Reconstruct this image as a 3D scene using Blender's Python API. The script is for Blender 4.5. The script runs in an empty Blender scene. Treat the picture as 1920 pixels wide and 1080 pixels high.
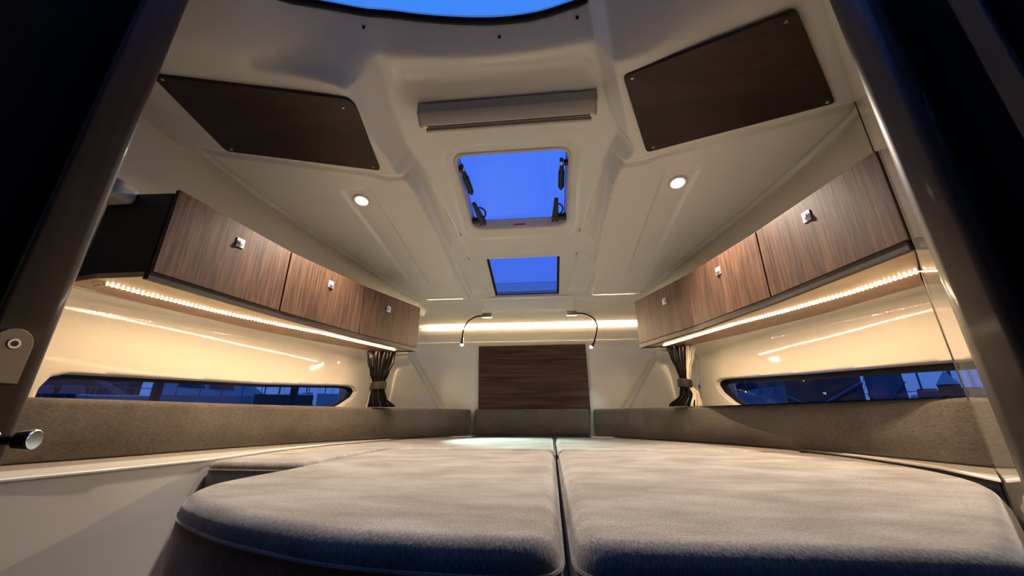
import bpy, bmesh, math, random
from mathutils import Vector, Matrix
random.seed(7)
SC = bpy.context.scene
COL = SC.collection
EYE = 1.0            # camera height over the cabin sole; geometry below is written relative to eye level

# ------------------------------------------------------------------ camera
cam_d = bpy.data.cameras.new('camera'); cam = bpy.data.objects.new('camera', cam_d); COL.objects.link(cam)
cam_d.sensor_width = 36.0; cam_d.lens = 701.2 / 1920 * 36.0; cam_d.clip_start = 0.02; cam_d.clip_end = 400
cam.location = (0.1414, 0.0, EYE)
cam.rotation_euler = (math.radians(90 + 19.03), 0.0, math.radians(5.67))
SC.camera = cam

# ------------------------------------------------------------------ dusk sky
W = bpy.data.worlds.new('dusk_sky'); SC.world = W; W.use_nodes = True
nt = W.node_tree; nt.nodes.clear()
out = nt.nodes.new('ShaderNodeOutputWorld'); bg = nt.nodes.new('ShaderNodeBackground')
tc = nt.nodes.new('ShaderNodeTexCoord'); sx = nt.nodes.new('ShaderNodeSeparateXYZ')
rp = nt.nodes.new('ShaderNodeValToRGB')
nt.links.new(tc.outputs['Generated'], sx.inputs[0]); nt.links.new(sx.outputs['Z'], rp.inputs['Fac'])
e = rp.color_ramp.elements
e[0].position = 0.0; e[0].color = (0.11, 0.25, 0.72, 1)
e[1].position = 0.9; e[1].color = (0.055, 0.26, 0.98, 1)
n = e.new(0.35); n.color = (0.07, 0.24, 0.95, 1)
nt.links.new(rp.outputs['Color'], bg.inputs['Color']); bg.inputs['Strength'].default_value = 0.78
nt.links.new(bg.outputs[0], out.inputs['Surface'])

SC.view_settings.view_transform = 'Standard'; SC.view_settings.look = 'None'
SC.view_settings.gamma = 1.0; SC.view_settings.use_curve_mapping = False
SC.view_settings.exposure = 0.36

LED_STRENGTH = 930.0
COVE_STRENGTH = 250.0
SPOT_W = 15.0
READ_W = 1.0
WARM = (1.0, 0.70, 0.42)

# ------------------------------------------------------------------ materials
def mat(name, color=(.8,.8,.8), rough=.5, metal=0., ior=1.45, coat=0., coat_rough=.05, sheen=0.):
    m = bpy.data.materials.new(name); m.use_nodes = True
    b = m.node_tree.nodes['Principled BSDF']
    b.inputs['Base Color'].default_value = (*color, 1); b.inputs['Roughness'].default_value = rough
    b.inputs['Metallic'].default_value = metal; b.inputs['IOR'].default_value = ior
    b.inputs['Coat Weight'].default_value = coat; b.inputs['Coat Roughness'].default_value = coat_rough
    b.inputs['Sheen Weight'].default_value = sheen
    return m, m.node_tree, b

def noise_col(nt, b, c0, c1, scale, detail=4, stretch=(1,1,1), lo=.35, hi=.65, rot=(0,0,0), link=True, rough=.55):
    tc = nt.nodes.new('ShaderNodeTexCoord'); mp = nt.nodes.new('ShaderNodeMapping')
    mp.inputs['Scale'].default_value = stretch; mp.inputs['Rotation'].default_value = rot
    nz = nt.nodes.new('ShaderNodeTexNoise'); nz.inputs['Scale'].default_value = scale
    nz.inputs['Detail'].default_value = detail; nz.inputs['Roughness'].default_value = rough
    cr = nt.nodes.new('ShaderNodeValToRGB')
    cr.color_ramp.elements[0].position = lo; cr.color_ramp.elements[0].color = (*c0, 1)
    cr.color_ramp.elements[1].position = hi; cr.color_ramp.elements[1].color = (*c1, 1)
    nt.links.new(tc.outputs['Object'], mp.inputs[0]); nt.links.new(mp.outputs[0], nz.inputs['Vector'])
    nt.links.new(nz.outputs['Fac'], cr.inputs['Fac'])
    if link: nt.links.new(cr.outputs['Color'], b.inputs['Base Color'])
    return nz, cr

def bump(nt, b, src, strength, dist):
    bp = nt.nodes.new('ShaderNodeBump'); bp.inputs['Strength'].default_value = strength
    bp.inputs['Distance'].default_value = dist
    nt.links.new(src, bp.inputs['Height']); nt.links.new(bp.outputs[0], b.inputs['Normal'])

def wood(name, dark, light, stretch, rough=.4, coat=.0, rot=(0,0,0)):
    m, nt, b = mat(name, light, rough, coat=coat, coat_rough=.10)
    nz, cr = noise_col(nt, b, dark, light, 1.0, 5, stretch, .36, .66, rot, rough=.6)
    nz2, cr2 = noise_col(nt, b, (.62,.62,.62), (1.15,1.15,1.15), 1.0, 2, tuple(s * .16 for s in stretch), .3, .7, rot, link=False)
    mx = nt.nodes.new('ShaderNodeMix'); mx.data_type = 'RGBA'; mx.blend_type = 'MULTIPLY'; mx.inputs[0].default_value = 1
    nt.links.new(cr.outputs['Color'], mx.inputs[6]); nt.links.new(cr2.outputs['Color'], mx.inputs[7])
    nt.links.new(mx.outputs[2], b.inputs['Base Color'])
    bump(nt, b, nz.outputs['Fac'], .12, .002)
    return m

M = {}
def gel(name, col, rough):
    m, nt, b = mat(name, col, rough, ior=1.5)
    nz, _ = noise_col(nt, b, (0,0,0), (1,1,1), 3.0, 2, link=False)
    bump(nt, b, nz.outputs['Fac'], .04, .02)
    return m
M['gel'] = gel('glossy_cream_gelcoat', (.80, .775, .70), .07)
M['gel_ceiling'] = gel('moulded_ceiling_gelcoat', (.79, .78, .73), .09)
M['gel_bow'], _, _ = mat('bow_wall_gelcoat', (.88, .85, .76), .28)
M['gel_wall'], _, _ = mat('side_wall_gelcoat', (.80, .75, .65), .05, ior=1.5)
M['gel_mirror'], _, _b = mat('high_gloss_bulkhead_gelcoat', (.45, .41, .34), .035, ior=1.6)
M['wood_cab'] = wood('cabinet_walnut', (.058, .028, .017), (.168, .084, .048), (150, 150, 7), .50)
M['wood_cab'].node_tree.nodes['Principled BSDF'].inputs['Specular IOR Level'].default_value = .3
M['wood_rail'] = wood('dark_rail', (.022, .014, .011), (.045, .028, .022), (3, 3, 40), .5)
M['wood_bow'] = wood('bow_panel_walnut', (.038, .017, .011), (.12, .058, .035), (2.2, 30, 46), .42)
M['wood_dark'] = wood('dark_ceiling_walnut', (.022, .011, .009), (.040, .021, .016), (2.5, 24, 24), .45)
M['wood_post'] = wood('door_post_walnut', (.018, .010, .008), (.040, .024, .018), (20, 20, 1.5), .48, coat=.22)
M['wood_jamb'] = wood('door_jamb_walnut', (.018, .010, .008), (.036, .022, .017), (20, 20, 1.5), .6, coat=.05)
M['wood_jamb'].node_tree.nodes['Principled BSDF'].inputs['Specular IOR Level'].default_value = .2
M['wood_shelf'] = wood('shelf_underside_wood', (.50, .38, .22), (.62, .50, .32), (6, 6, 6), .4)
M['wood_strip'] = wood('led_backing_wood', (.20, .09, .04), (.32, .16, .08), (12, 12, 12), .3)
M['black'], _, _ = mat('black_panel', (.006, .006, .008), .5)
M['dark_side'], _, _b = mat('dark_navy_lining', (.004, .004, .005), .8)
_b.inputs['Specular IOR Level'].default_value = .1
M['chrome'], _, _ = mat('chrome', (.8, .8, .82), .12, 1.0)
M['bronze'], _, _ = mat('dull_bronze_plate', (.20, .165, .125), .45, .5)
M['nickel'], _, _ = mat('brushed_nickel', (.75, .74, .72), .30, .6)
M['satin'], _, _ = mat('satin_metal', (.55, .54, .52), .35, 1.0)
M['gun'], _, _ = mat('gunmetal', (.20, .19, .18), .35, 1.0)
M['plastic'], _, _ = mat('black_plastic', (.012, .012, .014), .35)
M['rubber'], _, _ = mat('black_rubber', (.006, .006, .008), .6)
M['white_plastic'], _, _ = mat('white_plastic', (.62, .60, .55), .35)
M['grey_blind'], _, _ = mat('greyish_blind_cassette', (.46, .44, .41), .35)
M['grey_dark'], _, _ = mat('grey_slot', (.10, .095, .085), .5)
M['red'], _, _ = mat('red_mark', (.35, .03, .02), .5)
M['screw'], _, _ = mat('screw_cap', (.10, .07, .06), .3, .6)
def fabric(name, c0, c1, weave, streak=(1,1,1), rough=.85, sheen=.35):
    m, nt, b = mat(name, c1, rough, sheen=sheen)
    b.inputs['Sheen Roughness'].default_value = .4
    b.inputs['Specular IOR Level'].default_value = .2
    nz, cr = noise_col(nt, b, c0, c1, 4.0, 5, streak, .34, .68)
    w1, wr = noise_col(nt, b, (.72,.72,.72), (1.2,1.2,1.2), 1.0, 2, weave, .35, .65, link=False)
    mx = nt.nodes.new('ShaderNodeMix'); mx.data_type = 'RGBA'; mx.blend_type = 'MULTIPLY'; mx.inputs[0].default_value = 1
    nt.links.new(cr.outputs['Color'], mx.inputs[6]); nt.links.new(wr.outputs['Color'], mx.inputs[7])
    nt.links.new(mx.outputs[2], b.inputs['Base Color'])
    bump(nt, b, w1.outputs['Fac'], .5, .002)
    return m
M['bolster'] = fabric('taupe_woven_fabric', (.095, .083, .073), (.158, .142, .126), (90, 90, 420))
M['mattress'] = fabric('taupe_velour', (.20, .178, .160), (.375, .348, .328), (420, 160, 160), (1.6, 3.2, 1))
M['curtain'], _nt, _b = mat('black_satin_cloth', (.006, .006, .006), .22)
_b.inputs['Specular IOR Level'].default_value = .30
M['lining'], _, _ = mat('cream_curtain_lining', (.62, .56, .44), .7)
M['band'], _, _ = mat('dark_grey_band', (.014, .013, .012), .6)
def emit(name, col, s):
    m = bpy.data.materials.new(name); m.use_nodes = True; nt = m.node_tree; nt.nodes.clear()
    o = nt.nodes.new('ShaderNodeOutputMaterial'); em = nt.nodes.new('ShaderNodeEmission')
    em.inputs['Color'].default_value = (*col, 1); em.inputs['Strength'].default_value = s
    nt.links.new(em.outputs[0], o.inputs['Surface']); return m
M['led'] = emit('warm_led_light', WARM, LED_STRENGTH)
M['cove'] = emit('warm_cove_light', (1.0, .72, .42), COVE_STRENGTH)
M['spot_lens'] = emit('downlight_lens', (1.0, .80, .60), 9.0)
M['read_lens'] = emit('cool_reading_lens', (.85, .93, 1.0), 14.0)
def glass(name, tint, rough=0.0, base=.04):
    """clear tinted sheet: transparent, with a Schlick mirror term that is the same from both faces"""
    m = bpy.data.materials.new(name); m.use_nodes = True; nt = m.node_tree; nt.nodes.clear()
    o = nt.nodes.new('ShaderNodeOutputMaterial'); mx = nt.nodes.new('ShaderNodeMixShader')
    t = nt.nodes.new('ShaderNodeBsdfTransparent'); g = nt.nodes.new('ShaderNodeBsdfGlossy')
    lw = nt.nodes.new('ShaderNodeLayerWeight'); lw.inputs['Blend'].default_value = .5
    pw = nt.nodes.new('ShaderNodeMath'); pw.operation = 'POWER'; pw.inputs[1].default_value = 5
    ma = nt.nodes.new('ShaderNodeMath'); ma.operation = 'MULTIPLY_ADD'; ma.inputs[1].default_value = 1 - base; ma.inputs[2].default_value = base
    nt.links.new(lw.outputs['Facing'], pw.inputs[0]); nt.links.new(pw.outputs[0], ma.inputs[0])
    t.inputs['Color'].default_value = (*tint, 1); g.inputs['Roughness'].default_value = rough
    nt.links.new(ma.outputs[0], mx.inputs[0]); nt.links.new(t.outputs[0], mx.inputs[1]); nt.links.new(g.outputs[0], mx.inputs[2])
    nt.links.new(mx.outputs[0], o.inputs['Surface']); return m
M['glass_hatch'] = glass('blue_tinted_acrylic', (.98, .72, .98), .0, .02)
M['glass_fixed'] = glass('blue_tinted_fixed_acrylic', (.85, .66, .92), .03, .06)
M['glass_wind'] = glass('windshield_glass', (.95, .98, .99), .0, .03)
M['glass_hull'] = glass('dark_tinted_hull_glass', (.58, .60, .68), .0, .02)

# ------------------------------------------------------------------ object helpers
def mesh_obj(name, bm, m, parent=None, smooth=True, bevel=0., seg=3, angle=35):
    """links bm (eye-relative coordinates) as one mesh object, kept in the frame of its thing"""
    L = Vector((0, 0, 0))
    p = parent
    while p is not None:
        L += Vector(p['_loc']) if '_loc' in p else Vector((0, 0, 0)); p = p.parent
    if parent is not None: bmesh.ops.translate(bm, vec=-L, verts=bm.verts)
    me = bpy.data.meshes.new(name); bm.normal_update(); bm.to_mesh(me); bm.free()
    o = bpy.data.objects.new(name, me); COL.objects.link(o)
    mats = m if isinstance(m, (list, tuple)) else [m]
    for q in mats: me.materials.append(q)
    if smooth:
        for p_ in me.polygons: p_.use_smooth = True
        me.update()
        try: me.set_sharp_from_angle(angle=math.radians(angle))
        except Exception: pass
    if bevel > 0:
        b = o.modifiers.new('bevel', 'BEVEL'); b.width = bevel; b.segments = seg; b.limit_method = 'ANGLE'
        b.angle_limit = math.radians(30); b.harden_normals = True
    if parent is not None: o.parent = parent
    return o

def thing(name, label, cat, loc, group=None, kind=None):
    o = bpy.data.objects.new(name, None); COL.objects.link(o); o.empty_display_size = .05
    o.location = loc; o['_loc'] = tuple(loc)
    if kind: o['kind'] = kind
    if label: o['label'] = label
    if cat: o['category'] = cat
    if group: o['group'] = group
    return o
def tag(o, label, cat, group=None):
    o['label'] = label; o['category'] = cat
    if group: o['group'] = group
    return o
def struct(o): o['kind'] = 'structure'; return o

def prism(bm, poly, z0, z1):
    """vertical prism over a plan polygon; z0/z1 numbers or functions of (x, y)"""
    f0 = z0 if callable(z0) else (lambda x, y: z0); f1 = z1 if callable(z1) else (lambda x, y: z1)
    a = [bm.verts.new((x, y, f0(x, y))) for x, y in poly]; b = [bm.verts.new((x, y, f1(x, y))) for x, y in poly]
    n = len(poly)
    bm.faces.new(a[::-1]); bm.faces.new(b)
    for i in range(n): bm.faces.new((a[i], a[(i+1) % n], b[(i+1) % n], b[i]))
    bmesh.ops.recalc_face_normals(bm, faces=bm.faces)
def hull8(bm, lo, hi):
    """box from 4 low and 4 high points in the same order"""
    a = [bm.verts.new(p) for p in lo]; b = [bm.verts.new(p) for p in hi]; n = len(lo)
    bm.faces.new(a[::-1]); bm.faces.new(b)
    for i in range(n): bm.faces.new((a[i], a[(i+1) % n], b[(i+1) % n], b[i]))
    bmesh.ops.recalc_face_normals(bm, faces=bm.faces)
def box(bm, c, s, rot=None):
    r = bmesh.ops.create_cube(bm, size=1.0)
    Mx = Matrix.Translation(c) @ (rot.to_4x4() if rot else Matrix.Identity(4)) @ Matrix.Diagonal((*s, 1))
    bmesh.ops.transform(bm, matrix=Mx, verts=r['verts'])
def cyl(bm, p0, p1, r0, r1=None, seg=20, caps=True):
    p0 = Vector(p0); p1 = Vector(p1); d = p1 - p0; r1 = r0 if r1 is None else r1
    g = bmesh.ops.create_cone(bm, cap_ends=caps, segments=seg, radius1=r0, radius2=r1, depth=d.length)
    q = Vector((0, 0, 1)).rotation_difference(d.normalized()).to_matrix().to_4x4()
    bmesh.ops.transform(bm, matrix=Matrix.Translation((p0 + p1) / 2) @ q, verts=g['verts'])
def catmull(P, n=8, closed=False):
    P = [Vector(p) for p in P]; out = []; N = len(P)
    rng = range(N) if closed else range(N - 1)
    for i in rng:
        if closed: a, b, c, d = P[(i-1) % N], P[i], P[(i+1) % N], P[(i+2) % N]
        else: a, b, c, d = P[max(i-1, 0)], P[i], P[i+1], P[min(i+2, N-1)]
        for k in range(n):
            t = k / n
            out.append(.5 * ((2*b) + (c-a)*t + (2*a-5*b+4*c-d)*t*t + (3*b-a-3*c+d)*t**3))
    if not closed: out.append(P[-1])
    return out
def tube(bm, pts, r, seg=10, closed=False, up=Vector((0, 0, 1)), flat=1.0):
    pts = [Vector(p) for p in pts]; N = len(pts); rings = []
    for i, p in enumerate(pts):
        if closed: d = pts[(i+1) % N] - pts[(i-1) % N]
        else: d = pts[min(i+1, N-1)] - pts[max(i-1, 0)]
        d.normalize(); u = d.cross(up)
        if u.length < 1e-4: u = d.cross(Vector((0, 1, 0)))
        u.normalize(); v = u.cross(d).normalized()
        rr = r[i] if isinstance(r, (list, tuple)) else r
        rings.append([bm.verts.new(p + rr * (math.cos(a) * u + flat * math.sin(a) * v)) for a in [2*math.pi*k/seg for k in range(seg)]])
    for i in range(N if closed else N - 1):
        A, B = rings[i], rings[(i+1) % N]
        for k in range(seg): bm.faces.new((A[k], A[(k+1) % seg], B[(k+1) % seg], B[k]))
    if not closed:
        bm.faces.new(rings[0][::-1]); bm.faces.new(rings[-1])
    bmesh.ops.recalc_face_normals(bm, faces=bm.faces)
def interp(P, y):
    """piecewise linear x(y) through P = [(x, y)...] with growing y"""
    if y <= P[0][1]:
        (x0, y0), (x1, y1) = P[0], P[1]
    else:
        for (x0, y0), (x1, y1) in zip(P, P[1:]):
            if y <= y1: break
    return x0 + (x1 - x0) * (y - y0) / (y1 - y0)
def ss(a, b, x):
    t = max(0., min(1., (x - a) / (b - a))); return t * t * (3 - 2 * t)

# ------------------------------------------------------------------ plan curves of the cabin (starboard side, x > 0)
def wall_x(s, z=.12):
    u = s - 1.5
    return 1.3019 - .3205 * u - .0284 * u * u + .0877 * u ** 3 + .0254 * (z - .12) + .0713 * (z - .12) * u
UPPER = [(1.42, .45), (1.37, .9), (1.31, 1.2), (1.25, 1.42), (1.15, 1.69), (1.0, 2.02), (.81, 2.45), (.76, 2.56)]   # outer groove of the ceiling
FRONT = [(1.003, .905), (.928, 1.345), (.82, 1.79), (.663, 2.225)]                                  # cupboard fronts
SHELF_BACK = [(1.32, .93), (1.29, 1.2), (1.22, 1.56), (1.09, 1.9), (.95, 2.2), (.80, 2.42)]
BOL = [(.425, 2.79), (.67, 2.50), (.89, 2.20), (1.045, 1.93), (1.18, 1.56), (1.24, 1.20), (1.30, .98), (1.36, .72)]
HATCH_C = lambda x, y: 1.10 - .262 * (y - 1.38)

# ------------------------------------------------------------------ ceiling liner
def rampf(a, b, x, k=.22):
    """straight ramp with rounded shoulders"""
    t = (x - a) / (b - a); t = max(-k, min(1 + k, t))
    if t < k: v = (t + k) ** 2 / (4 * k)
    elif t > 1 - k: v = 1 - (1 + k - t) ** 2 / (4 * k)
    else: v = t
    return v
def ceil_z(x, y):
    ax = abs(x); port = x < 0
    s = 1.024 - .203 * (y - 1.352)
    c = HATCH_C(x, y)
    xg = interp(UPPER, y)
    zz = s
    # moulded side panel lies a little lower than its surround
    ys = 1.366 + (1.322 - .27 * (ax - .57) + .026 - 1.366) * ss(.54, .62, ax)
    inside = rampf(.437, .447, ax) * (1 - rampf(xg - .062, xg - .052, ax)) * rampf(ys, ys + .010, y) * (1 - rampf(2.462, 2.472, y))
    zz -= .016 * inside
    zz += .022 * rampf(xg - .050, xg - .040, ax) * (1 - rampf(xg - .016, xg - .004, ax)) * ss(1.12, 1.22, y)
    # recess with the downlight
    ri = .66 - .033 * (y - 1.42); ro = .80 - .062 * (y - 1.42)
    rec = rampf(ri - .004, ri + .006, ax) * (1 - rampf(ro - .006, ro + .004, ax)) * rampf(1.405, 1.418, y) * (1 - ss(2.20, 2.29, y))
    zz += .012 * rec
    # pods with the wooden covers hang a little lower
    edge = 1.322 - .27 * (ax - .57)
    if port: xi = .455 - .03 * (1 - ss(.85, 1.30, y)); xo = .512 + .03 * (1 - ss(1.1, 1.32, y)); fa = 1 - ss(.84, .96, y); xi -= .06 * fa; xo += .30 * fa
    else: xi = .440 - .32 * max(0, 1.30 - y); xo = .505 - .33 * max(0, 1.31 - y)
    zz -= .022 * (1 - rampf(edge, edge + .014, y))
    # centre strip
    x0 = interp([(.450, 1.0), (.450, 1.30), (.385, 1.5), (.335, 1.95), (.262, 2.5)], y); x1 = interp([(.508, 1.0), (.508, 1.31), (.446, 1.44), (.43, 1.9), (.405, 2.5)], y)
    fw = ss(1.22, 1.30, y)
    X0 = xi + (x0 - xi) * fw; X1 = xo + (x1 - xo) * fw
    w = 1 - rampf(X0, X1, ax, .10)
    z = zz * (1 - w) + c * w
    z -= .012 * math.exp(-((ax - x1 - .003) / .005) ** 2) * ss(1.38, 1.42, y) * (1 - ss(2.46, 2.5, y))
    # long shallow dishes in the sloping flank beside the skylights
    for ya, yb in ((1.40, 1.93), (2.05, 2.45)):
        u0 = X0 + .006; u1 = X1 - .022
        t = (y - ya) / (yb - ya)
        z += .016 * rampf(u0, u0 + .010, ax) * (1 - rampf(u1 - .010, u1, ax)) * rampf(ya, ya + .02, y) * (1 - rampf(yb - .02, yb, y))
    # rim round the opening hatch
    dx = max(0, ax - .235); dy = max(0, abs(y - 1.61) - .215)
    d = math.hypot(dx, dy)
    z += .022 * (1 - ss(.02, .085, d)) * w
    # surface turns up towards the windscreen
    yr = .975 - .25 * x * x
    q = yr - y; wd = .006 + .07 * ss(.40, .75, ax)
    sl = 1.15 - .50 * ss(.45, .8, ax)
    z += sl * .5 * (q + math.sqrt(q * q + wd * wd)) if q > -.4 else 0
    z += .022 * math.exp(-((y - 1.04) / .05) ** 2) * (1 - ss(xi - .06, xi, ax))
    return z
WIND = [(-.95, .50), (-.78, .655), (-.688, .738), (-.58, .791), (-.425, .849), (-.248, .885), (-.044, .906), (.123, .905), (.267, .885), (.35, .868)]
_WF = [(p.x, p.y) for p in catmull([(x, y, 0) for x, y in WIND], 10)]
def wind_y(x):
    for (x0, y0), (x1, y1) in zip(_WF, _WF[1:]):
        if x <= x1: break
    t = (x - x0) / (x1 - x0)
    return y0 + (y1 - y0) * t + .007

def rrect_sdf(x, y, cx, cy, hx, hy, r):
    qx, qy = abs(x - cx) - hx + r, abs(y - cy) - hy + r
    return math.hypot(max(qx, 0), max(qy, 0)) + min(max(qx, qy), 0) - r
HOLE_A = (0, 1.61, .258, .232, .045)
def hole_b(x, y):
    hx = .2225
    return max(abs(x) - hx, abs(y - 2.292) - .215)
def hole_sdf(x, y):
    w = min(wind_y(x) - y, .302 - x) if abs(x) < .95 else -1
    return min(rrect_sdf(x, y, *HOLE_A), hole_b(x, y), -w if w > -.5 else 9)

bm = bmesh.new(); NX, NY = 400, 320; G = []
for j in range(NY + 1):
    y = .42 + (2.56 - .42) * j / NY; xm = interp(UPPER, y) + .06; row = []
    for i in range(NX + 1):
        x = (2 * i / NX - 1) * xm
        row.append(bm.verts.new((x, y, 0)))
    G.append(row)
keep = []
for j in range(NY):
    for i in range(NX):
        q = (G[j][i], G[j][i+1], G[j+1][i+1], G[j+1][i])
        cx = sum(v.co.x for v in q) / 4; cy = sum(v.co.y for v in q) / 4
        if hole_sdf(cx, cy) > 0: keep.append(bm.faces.new(q))
for v in [v for v in bm.verts if not v.link_faces]: bm.verts.remove(v)
for v in bm.verts:                                   # pull the cut edge onto the outline
    d = hole_sdf(v.co.x, v.co.y)
    if abs(d) < .012 and any(e.is_boundary for e in v.link_edges):
        h = 1e-4; x, y = v.co.x, v.co.y
        gx = (hole_sdf(x+h, y) - hole_sdf(x-h, y)) / (2*h); gy = (hole_sdf(x, y+h) - hole_sdf(x, y-h)) / (2*h)
        g2 = gx*gx + gy*gy
        if g2 > .05: v.co.x -= d * gx / g2; v.co.y -= d * gy / g2
for v in bm.verts: v.co.z = ceil_z(v.co.x, v.co.y)
for f in bm.faces:
    if f.normal.z > 0: f.normal_flip()
o = mesh_obj('ceiling', bm, M['gel_ceiling'], angle=60); struct(o)
so = o.modifiers.new('solid', 'SOLIDIFY'); so.thickness = .006; so.offset = 1
bm = bmesh.new()

# ------------------------------------------------------------------ hull side walls, with the long window cut out
def wall_pt(side, s, z):
    """s = fore-aft position; the top flange curls inboard under the shelf"""
    x = wall_x(s, z)
    if z > .350:
        t = (z - .350) / .055; xb = interp(SHELF_BACK, min(s, 2.42)) + .015
        x = x + (min(xb, x) - x) * (1 - math.sqrt(max(0, 1 - min(1, t) ** 2)))
    return Vector((side * x, s, z))
def win_outline(side):
    if side < 0:
        P = [(1.050, .0), (1.050, .084), (1.064, .118), (1.098, .132), (1.335, .139), (1.74, .150), (2.19, .176), (2.265, .178), (2.30, .170), (2.318, .150), (2.29, .116), (2.20, .068), (2.14, .045), (1.8, .03), (1.25, .0)]
    else:
        P = [(.93, -.01), (.93, .10), (.945, .135), (.98, .146), (1.206, .155), (1.397, .163), (1.767, .175), (2.19, .196), (2.25, .197), (2.282, .184), (2.285, .170), (2.252, .130), (2.174, .078), (2.12, .05), (1.8, .03), (1.25, .0)]
    return P
def offset_poly(P, d):
    n = len(P); out = []
    area = sum(P[i][0]*P[(i+1) % n][1] - P[(i+1) % n][0]*P[i][1] for i in range(n)); sg = 1 if area > 0 else -1
    for i in range(n):
        a, b, c = Vector(P[i-1]), Vector(P[i]), Vector(P[(i+1) % n])
        n1 = Vector(((b-a).y, -(b-a).x)).normalized() * sg; n2 = Vector(((c-b).y, -(c-b).x)).normalized() * sg
        m = (n1 + n2); m = m / max(.35, m.length_squared / 2) ; m = m * .5 * 1.0
        out.append(tuple(b + m * d * 1.0))
    return out
def in_poly(x, y, P):
    c = False; n = len(P); j = n - 1
    for i in range(n):
        if (P[i][1] > y) != (P[j][1] > y) and x < (P[j][0]-P[i][0]) * (y-P[i][1]) / (P[j][1]-P[i][1]) + P[i][0]: c = not c
        j = i
    return c
def build_wall(side, name):
    """grid in (s, z); cells over the window dropped and the rim snapped to its outline"""
    P = win_outline(side); Q = offset_poly(P, .012)
    bm = bmesh.new(); G = []
    S = [.50 + (2.46 - .50) * i / 220 for i in range(221)]; Z = [-.30 + (.405 + .30) * j / 84 for j in range(85)]
    for s in S: G.append([bm.verts.new((s, z, 0)) for z in Z])
    for i in range(len(S) - 1):
        for j in range(len(Z) - 1):
            q = (G[i][j], G[i+1][j], G[i+1][j+1], G[i][j+1])
            cs = (S[i] + S[i+1]) / 2; cz = (Z[j] + Z[j+1]) / 2
            if not in_poly(cs, cz, Q): bm.faces.new(q)
    for v in [v for v in bm.verts if not v.link_faces]: bm.verts.remove(v)
    for v in bm.verts:
        if any(e.is_boundary for e in v.link_edges) and .6 < v.co.x < 2.4599 and -.28 < v.co.y < .38:
            best = None; p = Vector((v.co.x, v.co.y)); n = len(Q)
            for k in range(n):
                a = Vector(Q[k]); b = Vector(Q[(k+1) % n]); t = max(0, min(1, (p-a).dot(b-a) / (b-a).length_squared)); c = a + t*(b-a)
                if best is None or (c-p).length < best[0]: best = ((c-p).length, c)
            if best[0] < .03: v.co.x, v.co.y = best[1]
    for v in bm.verts:
        s, z = v.co.x, v.co.y; v.co = wall_pt(side, s, z)
    # bow quarter: ruled from the window column to the slanted edge of the bow wall
    A = []; zs = [-.30 + .705 * k / 24 for k in range(25)]
    NQ = 26
    for k in range(NQ + 1):
        t = k / NQ; col = []
        for z in zs:
            p0 = wall_pt(side, 2.46, z); xe = .705 + (z - .07) * (.99 - .705) / .42
            p1 = Vector((side * min(xe, 1.0), 2.878, z)); mid = Vector((side * (p0.x * side * .72 + p1.x * side * .28 + .045), 2.66 + .05, z))
            q = (1-t)**2 * p0 + 2*t*(1-t) * mid + t*t * p1
            if z > .36: q.x = side * min(abs(q.x), abs(q.x))
            col.append(bm.verts.new(q))
        A.append(col)
    for i in range(NQ):
        for j in range(24): bm.faces.new((A[i][j], A[i+1][j], A[i+1][j+1], A[i][j+1]))
    bmesh.ops.remove_doubles(bm, verts=bm.verts, dist=.0004)
    bmesh.ops.recalc_face_normals(bm, faces=bm.faces)
    o = mesh_obj(name, bm, M['gel_wall'], angle=80); struct(o)
    so = o.modifiers.new('solid', 'SOLIDIFY'); so.thickness = .008; so.offset = 1 if side > 0 else 1
    # upper topsides between cupboard tops and the ceiling groove
    bm = bmesh.new(); prev = None
    for i in range(60):
        y = .45 + (2.6 - .45) * i / 59; xu = interp(UPPER, y) + .012; zc = ceil_z(xu, y) + .03
        col = [bm.verts.new((side * (xu + dx), y, z)) for dx, z in ((0, zc), (.0, zc - .06), (.004, max(.85 if y < 1.9 else .75, 0 if y < 2.235 else zc - .075)), (.012, .62 if y < 2.235 else zc - .09), (.02, .395 if y < 2.235 else zc - .10))]
        if prev:
            for a in range(4): bm.faces.new((prev[a], col[a], col[a+1], prev[a+1]))
        prev = col
    bmesh.ops.recalc_face_normals(bm, faces=bm.faces)
    o2 = mesh_obj('wall_' + ('upper_port' if side < 0 else 'upper_starboard'), bm, M['gel'], angle=60); struct(o2)
    # window: frame and pane
    w = thing('window_1' if side < 0 else 'window_2', None, None, tuple(wall_pt(side, 1.8, .1)), kind='structure')
    def ring(Po, Pi, off_o, off_i):
        b = bmesh.new(); n = len(Po)
        nrm = lambda s: Vector((side, .0, 0)) * 1.0
        def pt(p, off): return wall_pt(side, p[0], p[1]) + nrm(p[0]) * off
        Vo = [b.verts.new(pt(p, off_o)) for p in Po]; Vi = [b.verts.new(pt(p, off_i)) for p in Pi]
        for i in range(n): b.faces.new((Vo[i], Vo[(i+1) % n], Vi[(i+1) % n], Vi[i]))
        return b
    def dens(P, k=6):
        out = []; n = len(P)
        for i in range(n):
            a, b_ = P[i], P[(i+1) % n]
            L = math.hypot(b_[0]-a[0], b_[1]-a[1]); m = max(1, int(L / .03))
            for t in range(m): out.append((a[0] + (b_[0]-a[0]) * t/m, a[1] + (b_[1]-a[1]) * t/m))
        return out
    D = dens(P); Q2 = offset_poly(D, .012); I2 = offset_poly(D, -.010)
    b = ring(Q2, D, .0, .018); mesh_obj('window_reveal', b, M['gel'], w)
    b = ring(D, D, .018, .056)
    I = offset_poly(D, -.012)
    def pt(p, off): return wall_pt(side, p[0], p[1]) + Vector((side * off, 0, 0))
    I = [(p[0], p[1] - ((.016 if side > 0 else .006) * ss(.09, .13, p[1]))) for p in I]
    n_ = len(D); Vo = [b.verts.new(pt(p, .047)) for p in D]; Vi = [b.verts.new(pt(p, .050)) for p in I]
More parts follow.
